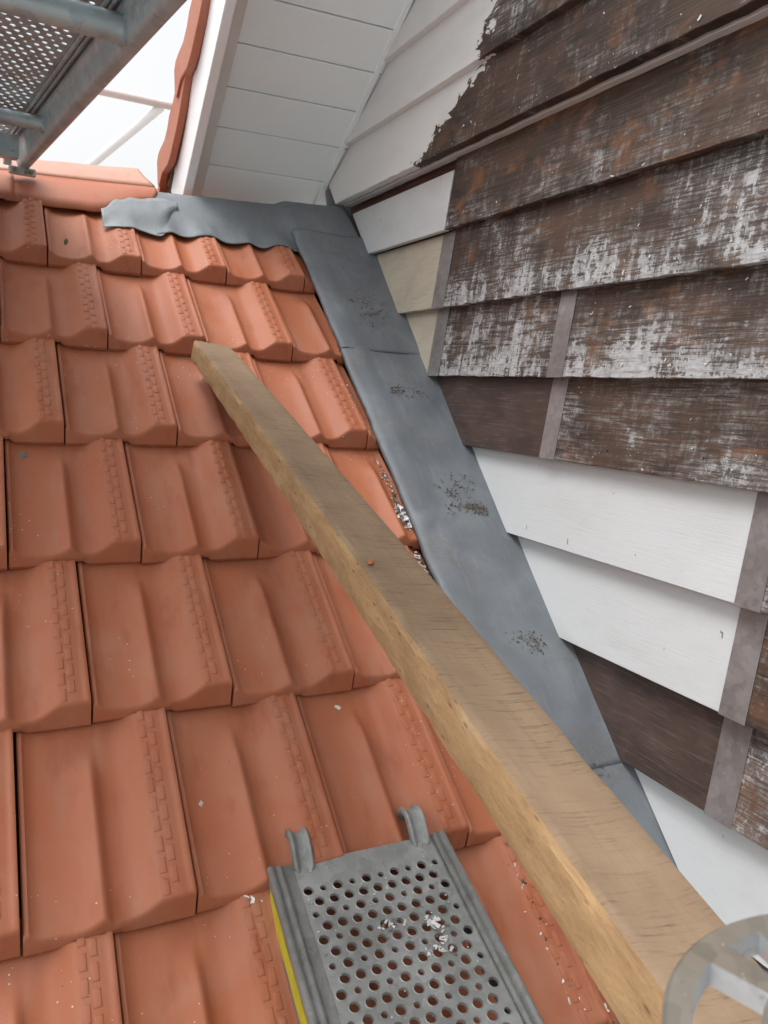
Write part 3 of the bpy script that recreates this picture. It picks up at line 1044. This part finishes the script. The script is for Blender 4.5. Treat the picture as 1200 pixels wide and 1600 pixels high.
# ------------------------------------------------------------------ perforated plates
def perforated(nx, ny, px, py, rfn, sides=16, collar=0.0012, depth=0.004, lead=0.0):
    """flat plate of cells, each with a punched hole; odd rows shifted half a cell"""
    V, F = [], []
    for j in range(ny):
        sh = px / 2 if j % 2 else 0.0
        for i in range(nx - (1 if j % 2 else 0)):
            cx, cy = sh + (i + .5) * px, (j + .5) * py
            r = rfn(i, j)
            o = len(V)
            if r <= 0:
                V += [Vector((cx + a * px / 2, cy + b * py / 2, 0)) for a, b in ((-1, -1), (1, -1), (1, 1), (-1, 1))]
                F.append((o, o + 1, o + 2, o + 3))
                continue
            rings = [None, r * 1.22, r, r * 0.97]
            for k, rr in enumerate(rings):
                for q in range(sides):
                    t = 2 * math.pi * q / sides
                    c, s = math.cos(t), math.sin(t)
                    if rr is None:
                        kx = 1 / max(abs(c), abs(s))
                        V.append(Vector((cx + c * kx * px / 2, cy + s * kx * py / 2, 0)))
                    else:
                        V.append(Vector((cx + c * rr, cy + s * rr, (0, 0, collar, -depth)[k])))
            for k in range(3):
                for q in range(sides):
                    w = (q + 1) % sides
                    F.append((o + k * sides + q, o + k * sides + w, o + (k + 1) * sides + w, o + (k + 1) * sides + q))
        if j % 2:   # half cells that close the row's ends
            o = len(V)
            for x0, x1 in ((0, px / 2), (nx * px - px / 2, nx * px)):
                o = len(V)
                V += [Vector((x0, j * py, 0)), Vector((x1, j * py, 0)), Vector((x1, (j + 1) * py, 0)), Vector((x0, (j + 1) * py, 0))]
                F.append((o, o + 1, o + 2, o + 3))
    return V, F


# ------------------------------------------------------------------ scaffold plank on the tiles
PA = Vector((0.389, 1.138, -0.786))
hd, el, rl = 0.061, 0.315, 0.036
PD = Vector((-math.sin(hd) * math.cos(el), -math.cos(hd) * math.cos(el), -math.sin(el)))
PS = Vector((math.cos(hd), -math.sin(hd), 0))
PN = PS.cross(-PD)
PS = (PS * math.cos(rl) + PN * math.sin(rl)).normalized()
PN = PS.cross(-PD).normalized()
PWID, PLEN = 0.32, 1.12


def pp(a, b, c=0.0):
    return PA + PS * a + PD * b + PN * c


plank = thing('scaffold_plank', pp(0.16, 0.5, -0.05), 'galvanised perforated steel scaffold plank with two claws lying on the tiles', 'scaffold plank')
px_, py_ = 0.0250, 0.0218
nxp, nyp = 10, 48
V, F = perforated(nxp, nyp, px_, py_, lambda i, j: (0.0050 if (i + (j // 2)) % 2 and j % 2 == 0 else 0.0077), 16)
mx = 0.0415
mxr = PWID - mx - nxp * px_
flat0 = 0.044
plate = [pp(mx + v.x, flat0 + v.y, v.z) for v in V]
plate_f = list(F)
o = len(plate)
plate += [pp(mx, 0), pp(PWID - mxr, 0), pp(PWID - mxr, flat0), pp(mx, flat0)]
plate_f.append((o, o + 1, o + 2, o + 3))
recalc(link_mesh('deck_plate', plate, plate_f, GALV_PLANK, plank))


def rail(side):
    """rolled edge: two rounded ribs, then the side wall turned under"""
    e = 0.0340
    prof = [(mx if side < 0 else mxr, 0.0), ((mx if side < 0 else mxr) - 0.0004, 0.0), (0.0249, 0.0), (0.0245, 0.0), (0.0225, 0.0025), (0.0205, 0.0045), (0.0175, 0.0045), (0.0155, 0.002), (0.0135, 0.0003), (0.0110, 0.0006), (0.0090, 0.0045), (0.0060, 0.0070), (0.0020, 0.0068), (e - 0.0340, 0.004), (e - 0.0340, -0.004), (e - 0.0340, -0.058), (e - 0.0315, -0.063), (e - 0.015, -0.063)]
    V, F = [], []
    for b in (0.0, PLEN):
        for a, c in prof:
            V.append(pp(a if side < 0 else PWID - a, b, c))
    k = len(prof)
    for i in range(k - 1):
        F.append((i, i + 1, k + i + 1, k + i) if side > 0 else (k + i, k + i + 1, i + 1, i))
    o = link_mesh('edge_rail', V, F, GALV_PLANK, plank, smooth=50)
    md = o.modifiers.new('thick', 'SOLIDIFY')
    md.thickness = 0.0025
    md.offset = 0
    return o


rail(-1)
rail(1)
# end cap under the plate
V, F = extrude_poly([pp(0.004, 0.003, -0.002), pp(PWID - 0.004, 0.003, -0.002), pp(PWID - 0.004, 0.003, -0.052), pp(0.004, 0.003, -0.052)], PD * 0.004)
recalc(link_mesh('end_cap', V, F, GALV_PLANK, plank))
# yellow marking along the left side
xs = -0.0016
V, F = [], []
n = 60
for i in range(n + 1):
    b = 0.030 + (PLEN - 0.06) * i / n
    lo = -0.046 + 0.006 * noise.noise(Vector((b * 22, 1, 1)))
    hi = -0.006 + 0.003 * noise.noise(Vector((b * 17, 5, 1)))
    V += [pp(xs, b, lo), pp(xs, b, hi)]
for i in range(n):
    F.append((2 * i, 2 * i + 1, 2 * i + 3, 2 * i + 2))
o = link_mesh('yellow_band', V, F, YELLOW, plank)
o['label'] = 'worn yellow paint band on the plank side'


def claw(a0):
    """flat steel claw reaching over the end and curling down"""
    path = [(0.016, -0.008), (0.002, 0.000), (-0.012, 0.011), (-0.027, 0.019), (-0.042, 0.019), (-0.054, 0.010), (-0.060, -0.004), (-0.060, -0.018), (-0.055, -0.028)]
    V, F = [], []
    k = len(path)
    sec = [(-0.019, 0.002), (-0.016, 0.010), (-0.011, 0.009), (-0.006, 0.002), (0.006, 0.002), (0.011, 0.009), (0.016, 0.010), (0.019, 0.002), (0.016, -0.005), (-0.016, -0.005)]
    m_ = len(sec)
    for i, (b, c) in enumerate(path):
        p0 = path[max(i - 1, 0)]
        p1 = path[min(i + 1, k - 1)]
        tx, ty = p1[0] - p0[0], p1[1] - p0[1]
        ln = math.hypot(tx, ty)
        nx_, ny_ = ty / ln, -tx / ln
        w = 1.0 if i < 6 else 1.0 - 0.12 * (i - 5)
        for s, d in sec:
            V.append(pp(a0 + s * w, b + nx_ * d * 1.2, c + ny_ * d * 1.2))
    for i in range(k - 1):
        for q in range(m_):
            j = (q + 1) % m_
            F.append((i * m_ + q, i * m_ + j, (i + 1) * m_ + j, (i + 1) * m_ + q))
    F.append(tuple(range(m_)))
    F.append(tuple(range(k * m_ - 1, (k - 1) * m_ - 1, -1)))
    o = recalc(link_mesh('claw', V, F, GALV_PLANK, plank, smooth=50))
    md = o.modifiers.new('sub', 'SUBSURF')
    md.levels = md.render_levels = 1
    return o


claw(0.060)
claw(0.272)

# ------------------------------------------------------------------ scaffold deck overhead, seen from below
DA = Vector((0.300, 1.380, 0.600))      # bottom outer edge, near
DB = Vector((0.115, 2.745, 0.600))      # far end
DD = (DB - DA).normalized()
DS = Vector((-DD.y, DD.x, 0))           # to the left
DZ = Vector((0, 0, 1))
deck = thing('scaffold_deck', DA + DS * 0.4, 'perforated galvanised scaffold deck overhead, seen from underneath above the ridge', 'scaffold deck')


def dp(along, left, up=0.0):
    return DA + DD * along + DS * left + DZ * up


DLEN = (DB - DA).length
BACK = -0.75
# side beam: rounded channel, with a flat upper flange
prof = [(0.0, 0.012), (0.003, 0.004), (0.009, 0.0), (0.020, 0.0), (0.028, 0.004), (0.033, 0.014), (0.036, 0.040), (0.038, 0.052), (0.044, 0.058), (0.044, 0.066), (0.0, 0.066)]
V, F = [], []
k = len(prof)
for t in (BACK, DLEN):
    for l, up in prof:
        V.append(dp(t, l, up))
for i in range(k):
    F.append((i, (i + 1) % k, k + (i + 1) % k, k + i))
F += [tuple(range(k)), tuple(range(2 * k - 1, k - 1, -1))]
recalc(link_mesh('side_beam', V, F, GALV_DECK, deck, smooth=40))
# longitudinal folds of the deck sheet
for l in (0.052, 0.063):
    V, F = tube_geo(dp(BACK, l, 0.072), dp(DLEN - 0.02, l, 0.072), 0.0045, 10)
    link_mesh('deck_fold', V, F, GALV_DECK, deck, smooth=60)
# cross tubes
for t, r, up in ((0.265, 0.0255, 0.032), (0.985, 0.0185, 0.036), (-0.48, 0.0255, 0.032)):
    V, F = tube_geo(dp(t + 0.0, 0.015, up), dp(t + 0.02, 1.05, up), r, 28)
    link_mesh('cross_tube', V, F, GALV_DECK, deck, smooth=60)
    # weld
    V, F = [], []
    for i in range(14):
        a = 2 * math.pi * i / 14
        c = dp(t + 0.0, 0.036, up) + DD * (math.cos(a) * r * 0.98) + DZ * (math.sin(a) * r * 0.98)
        g_ = box_geo(c, DD, DS, DZ, 0.007 + 0.003 * rnd.random(), 0.007, 0.007)
        V, F = merge((V, F), g_)
    link_mesh('weld', V, F, GALV_DECK, deck)
# end member
V, F = box_geo(dp(DLEN - 0.135, 0.55, 0.033), DS, DD, DZ, 1.0, 0.006, 0.056)
link_mesh('end_member', V, F, GALV_DECK, deck)
V, F = box_geo(dp(DLEN - 0.115, 0.55, 0.004), DS, DD, DZ, 1.0, 0.04, 0.005)
link_mesh('end_flange', V, F, GALV_DECK, deck)
# deck sheets
px2, py2 = 0.0225, 0.0225
for l0 in (0.070, 0.395, 0.72):
    nx2, ny2 = 13, int((DLEN - BACK - 0.02) / py2)
    V, F = perforated(nx2, ny2, px2, py2, lambda i, j: 0.0060 if (i * 7 + j * 3) % 5 else 0.0040, 8, 0.0, 0.002)
    o = link_mesh('deck_sheet', [dp(BACK + v.y, l0 + v.x, 0.076 + v.z) for v in V], F, GALV_DECK, deck)
    recalc(o)
V, F = [], []
for l0, l1 in ((0.002, 0.0705), (0.362, 0.396), (0.687, 0.721)):
    V, F = merge((V, F), extrude_poly([dp(BACK, l0, 0.0765), dp(BACK, l1, 0.0765), dp(DLEN - 0.02, l1, 0.0765), dp(DLEN - 0.02, l0, 0.0765)], DZ * 0.003))
link_mesh('deck_edging', V, F, GALV_DECK, deck)
# foot clamp with bolts at the far end, mortar-splashed
cl = link_mesh('end_clamp', *merge(box_geo(dp(DLEN - 0.02, 0.022, -0.008), DS, DD, DZ, 0.075, 0.020, 0.022), box_geo(dp(DLEN - 0.015, 0.062, 0.030), DS, DD, DZ, 0.022, 0.020, 0.050)), MORTAR, deck)
bevel(cl, 0.004, 2)
for l in (0.0, 0.014, 0.048):
    V, F = tube_geo(dp(DLEN - 0.028, l, -0.010), dp(DLEN - 0.050, l, -0.012), 0.006, 6)
    b_ = link_mesh('clamp_bolt', V, F, BOLT, cl)

# ------------------------------------------------------------------ scaffold standard with rosette, close by
CC = Vector((0.224, 0.109, -0.179))
CN = Vector((-0.12, 0, 1)).normalized()
CA = Vector((1, 0, 0.12)).normalized()
CB = CN.cross(CA)
std = thing('scaffold_standard', CC + Vector((0, 0, -1.2)), 'scaffold upright with a slotted round rosette at the lower right corner', 'scaffold post')
holes = []
for q in range(4):
    holes.append((86.5 + 90 * q - 7.5, 86.5 + 90 * q + 7.5))
    holes.append((131 + 90 * q - 25, 131 + 90 * q + 20))


def in_hole(a):
    a %= 360
    for h0, h1 in holes:
        if (a - h0) % 360 < (h1 - h0):
            return True
    return False


V, F = [], []
stepa = 1.5
FMr = []
na = int(360 / stepa)
radii = [0.0245, 0.0340, 0.0535, 0.0605, 0.0620]
zt = [0.004, 0.0, 0.0, 0.0, -0.0016]
zb_ = [-0.013, -0.009, -0.009, -0.009, -0.0078]
nr = len(radii)
for i in range(na):
    t = math.radians(i * stepa)
    e = CA * math.cos(t) + CB * math.sin(t)
    for k in range(nr): V.append(CC + e * radii[k] + CN * zt[k])
    for k in range(nr): V.append(CC + e * radii[k] + CN * zb_[k])
K = 2 * nr
for i in range(na):
    j = (i + 1) % na
    hole = in_hole(i * stepa + stepa / 2)
    for k in range(nr - 1):
        if hole and k == 1:
            continue
        F.append((i * K + k, i * K + k + 1, j * K + k + 1, j * K + k))
        F.append((i * K + nr + k, j * K + nr + k, j * K + nr + k + 1, i * K + nr + k + 1))
    F.append((i * K + nr - 1, i * K + 2 * nr - 1, j * K + 2 * nr - 1, j * K + nr - 1))
    n_top = len(F)
    if hole:
        F.append((i * K + 1, j * K + 1, j * K + nr + 1, i * K + nr + 1))
        F.append((i * K + 2, i * K + nr + 2, j * K + nr + 2, j * K + 2))
        if not in_hole((i - 1) * stepa + stepa / 2):
            F.append((i * K + 1, i * K + nr + 1, i * K + nr + 2, i * K + 2))
        if not in_hole((i + 1) * stepa + stepa / 2):
            F.append((j * K + 1, j * K + 2, j * K + nr + 2, j * K + nr + 1))
    FMr += [0] * (n_top - len(FMr)) + [1] * (len(F) - n_top)
o = recalc(link_mesh('rosette', V, F, [GALV_DULL, GALV_CLEAN], std, smooth=35, fmat=FMr))
V, F = tube_geo(CC + CN * 1.0, CC - CN * 6.85, 0.0242, 32)
link_mesh('tube', V, F, GALV, std, smooth=60)
for dz in (-1.12, -0.33):
    P = CC + CN * dz
    V, F = tube_geo(P + Vector((-0.02, -0.06, 0)), P + Vector((1.6, -0.06, 0.0)), 0.0242, 24)
    link_mesh('ledger', V, F, GALV, std, smooth=60)
    V, F = tube_geo(P + Vector((0.02, -0.06, 0)), P + Vector((-1.9, -0.06, 0.0)), 0.0240, 24)
    link_mesh('ledger', V, F, GALV, std, smooth=60)

# ------------------------------------------------------------------ scaffold beyond the ridge
far = thing('scaffold_guardrail', (1.1, 7.0, 1.4), 'distant pale scaffold rail and diagonal brace against the white sky', 'guardrail')
V, F = tube_geo((-1.6, 7.0, 2.24), (3.2, 7.0, 2.19), 0.030, 12)
link_mesh('rail', V, F, ZINC_FAR, far, smooth=60)
V, F = tube_geo((1.290, 7.04, 2.20), (-0.10, 7.04, 0.83), 0.036, 12)
link_mesh('brace', V, F, PALE_PIPE, far, smooth=60)
for x in (3.15, -1.55):
    V, F = tube_geo((x, 7.07, GZ), (x, 7.07, 2.6), 0.030, 12)
    link_mesh('post', V, F, ZINC_FAR, far, smooth=60)

# ------------------------------------------------------------------ debris
def flakes(name, spots, mats, label, cat='paint flakes', seed=1):
    """spots: (point, normal, size, material index); curled chips as one mass"""
    R_ = random.Random(seed)
    V, F, FM = [], [], []
    for P, N, s, mi in spots:
        t = N.orthogonal().normalized()
        t.rotate(Matrix.Rotation(R_.uniform(0, 6.28), 3, N))
        b = N.cross(t)
        tilt = R_.uniform(-0.7, 0.7)
        n2 = N * math.cos(tilt) + b * math.sin(tilt)
        b2 = n2.cross(t)
        lx, ly = s * R_.uniform(0.7, 1.6), s * R_.uniform(0.3, 0.7)
        curl = s * R_.uniform(-0.35, 0.5)
        o = len(V)
        base = P + N * s * 0.18
        for q, x in enumerate((-1, 0, 1)):
            for y in (-1, 1):
                V.append(base + t * (x * lx / 2 + R_.uniform(-.2, .2) * s) + b2 * (y * ly / 2 + R_.uniform(-.15, .15) * s) + n2 * (curl if x else 0) * 0.5)
        for q in range(3):
            for y in range(2):
                V.append(V[o + q * 2 + y] - n2 * s * 0.12)
        for q in range(2):
            a = o + q * 2
            F += [(a, a + 2, a + 3, a + 1), (a + 6, a + 7, a + 9, a + 8), (a, a + 6, a + 8, a + 2), (a + 1, a + 3, a + 9, a + 7)]
            FM += [mi] * 4
        F += [(o, o + 1, o + 7, o + 6), (o + 4, o + 10, o + 11, o + 5)]
        FM += [mi] * 2
    ob = link_mesh(name, V, F, mats, None, fmat=FM)
    tag(ob, label, cat, kind='stuff')
    return ob


def on_roof(u, s, extra=0.0):
    return rp(u, s, roof_surface(u, s) + extra)


R2 = random.Random(21)
MATS = [WHITE_FLAKE, GREY_FLAKE, DIRT, MOSS]
sp = []
for cu, cs_, su, ss, n, size, wfrac in ((0.769, -0.885, 0.006, 0.055, 130, 0.006, 0.35), (0.766, -0.945, 0.010, 0.018, 90, 0.011, 0.75), (0.768, -1.115, 0.012, 0.028, 110, 0.0095, 0.55), (0.770, -0.78, 0.006, 0.06, 90, 0.004, 0.2), (0.725, -0.72, 0.03, 0.012, 70, 0.003, 0.1), (0.655, -0.80, 0.012, 0.05, 70, 0.0026, 0.1), (0.760, -0.52, 0.004, 0.09, 90, 0.0032, 0.25), (0.74, -0.45, 0.004, 0.11, 40, 0.0028, 0.6)):
    for _ in range(n):
        u = min(cu + R2.gauss(0, su), 0.776)
        s = cs_ + R2.gauss(0, ss)
        sp.append((on_roof(u, s, R2.uniform(0, size * 0.8)), UN, size * R2.uniform(0.4, 1.2), 0 if R2.random() < wfrac else (1 if R2.random() < 0.6 else 2)))
flakes('paint_flakes', sp, MATS, 'white and grey paint flakes heaped on tiles along the lead edge', seed=3)

sp = []
for _ in range(420):
    u, s = R2.uniform(-0.25, 0.78), R2.uniform(-2.1, 0.1)
    sp.append((on_roof(u, s), UN, R2.choice((0.0010, 0.0012, 0.0015, 0.002, 0.0026)), R2.choice((0, 0, 1, 2, 2))))
for (u, s) in ((0.159, -1.564), (0.459, -1.417), (0.212, -1.735), (0.226, -1.742), (0.20, -1.728)):
    sp.append((on_roof(u, s), UN, 0.010, 0))
for _ in range(150):      # a dirty streak beside the plank
    s = R2.uniform(-2.2, -1.72)
    u = R2.choice((0.70, 0.775)) + R2.gauss(0, 0.008)
    sp.append((on_roof(min(u, 0.79), s), UN, R2.choice((0.002, 0.003, 0.005, 0.007)), R2.choice((0, 1, 2, 2))))
flakes('grit', sp, MATS, 'scattered specks of grit and paint over the orange tiles', 'grit', seed=5)

sp = []
for cu, cs_, su, ss, n in ((0.93, -0.12, 0.03, 0.06, 110), (0.90, -0.50, 0.014, 0.012, 60), (0.955, -0.545, 0.035, 0.03, 190), (0.96, -0.86, 0.03, 0.02, 60), (0.92, -0.90, 0.012, 0.015, 50), (0.955, -0.945, 0.028, 0.010, 220), (0.99, -0.955, 0.016, 0.010, 80), (0.93, -1.34, 0.02, 0.015, 70), (0.955, -1.36, 0.01, 0.01, 40), (0.93, -1.66, 0.03, 0.012, 40)):
    for _ in range(n):
        u, s = cu + R2.gauss(0, su), cs_ + R2.gauss(0, ss)
        if 0.80 < u < 1.0:
            sp.append((rp(u, s, 0.0575 if s > -0.30 else (0.052 if s > -1.62 else 0.047)), UN, R2.uniform(0.0018, 0.0062), R2.choice((1, 2, 2, 3))))
flakes('moss_crumbs', sp, MATS, 'brown crumbs of dirt and moss lying on the grey lead', 'dirt', seed=8)

sp = []
for a, b, sa, sb, n, size in ((0.165, 0.150, 0.008, 0.008, 16, 0.007), (0.225, 0.150, 0.006, 0.008, 8, 0.007), (0.238, 0.180, 0.007, 0.012, 14, 0.008), (0.226, 0.205, 0.010, 0.005, 12, 0.007), (0.16, 0.14, 0.10, 0.10, 60, 0.0028)):
    for _ in range(n):
        sp.append((pp(min(max(a + R2.gauss(0, sa), 0.05), 0.27), max(0.02, b + R2.gauss(0, sb)), 0.0012), PN, size * R2.uniform(0.4, 1.2), 0 if R2.random() < 0.75 else 1))
flakes('paint_chips', sp, MATS, 'white paint chips lying on the perforated scaffold plank', seed=9)

sp = []
WN = Vector((-1, 0, 0.12)).normalized()
for row, xb, ya, yb, n, size in (('c', XC, 0.9, 2.15, 60, 0.006), ('d', WX, 0.9, 2.05, 45, 0.006), ('e', WX, 0.9, 2.03, 70, 0.006), ('f', WX, 0.9, 2.03, 80, 0.006), ('g', WX, 0.9, 1.46, 45, 0.005)):
    for _ in range(n):
        y = R2.uniform(ya, yb)
        t = abs(R2.gauss(0, 0.035)) if R2.random() < 0.6 else R2.uniform(0.0, 0.18)
        z = ROWS[row] + t
        if not (1.470 < y < 1.530):
            sp.append((Vector((xb + t * TILT - 0.0003, y, z)), WN, size * R2.choice((0.3, 0.4, 0.5, 0.7, 1.2)), 0 if R2.random() < 0.7 else 1))
flakes('peeling_paint', sp, MATS, 'curled white paint flakes clinging to the scraped brown boards', seed=12)

# single small things
def pebble(name, P, N, size, mat, label, cat, flat=0.4, length=1.0, turn=0.0):
    bm = bmesh.new()
    bmesh.ops.create_icosphere(bm, subdivisions=2, radius=1.0)
    t = N.orthogonal().normalized()
    t.rotate(Matrix.Rotation(turn, 3, N))
    b = N.cross(t)
    for v_ in bm.verts:
        c = v_.co * (1 + 0.35 * noise.noise(v_.co * 1.7 + Vector((size * 900, 0, 0))))
        v_.co = P + t * c.x * size * length + b * c.y * size + N * (c.z * size * flat + size * flat * 0.7)
    me = bpy.data.meshes.new(name)
    bm.to_mesh(me)
    bm.free()
    me.materials.append(mat)
    ob = bpy.data.objects.new(name, me)
    coll.objects.link(ob)
    return tag(ob, label, cat)


pebble('wood_splinter', on_roof(0.052, 0.100), UN, 0.0048, DIRT, 'small dark wood splinter on a top row tile below the ridge', 'splinter', 0.8, 3.6, 0.45)
pebble('lead_scrap', on_roof(-0.090, -0.729), UN, 0.009, GREY_FLAKE, 'small grey scrap on a tile at the left edge', 'scrap', 0.3, 1.4, 0.2)
tP = 1.235
pebble('brick_chip', A + BD * tP + BS * 0.018 + BN * 0.001 + BN * 0.004 * math.sin(math.pi * tP / BL), BN, 0.0042, RIDGE, 'tiny reddish chip lying on the timber beam', 'chip', 0.5, 1.7, 0.2)
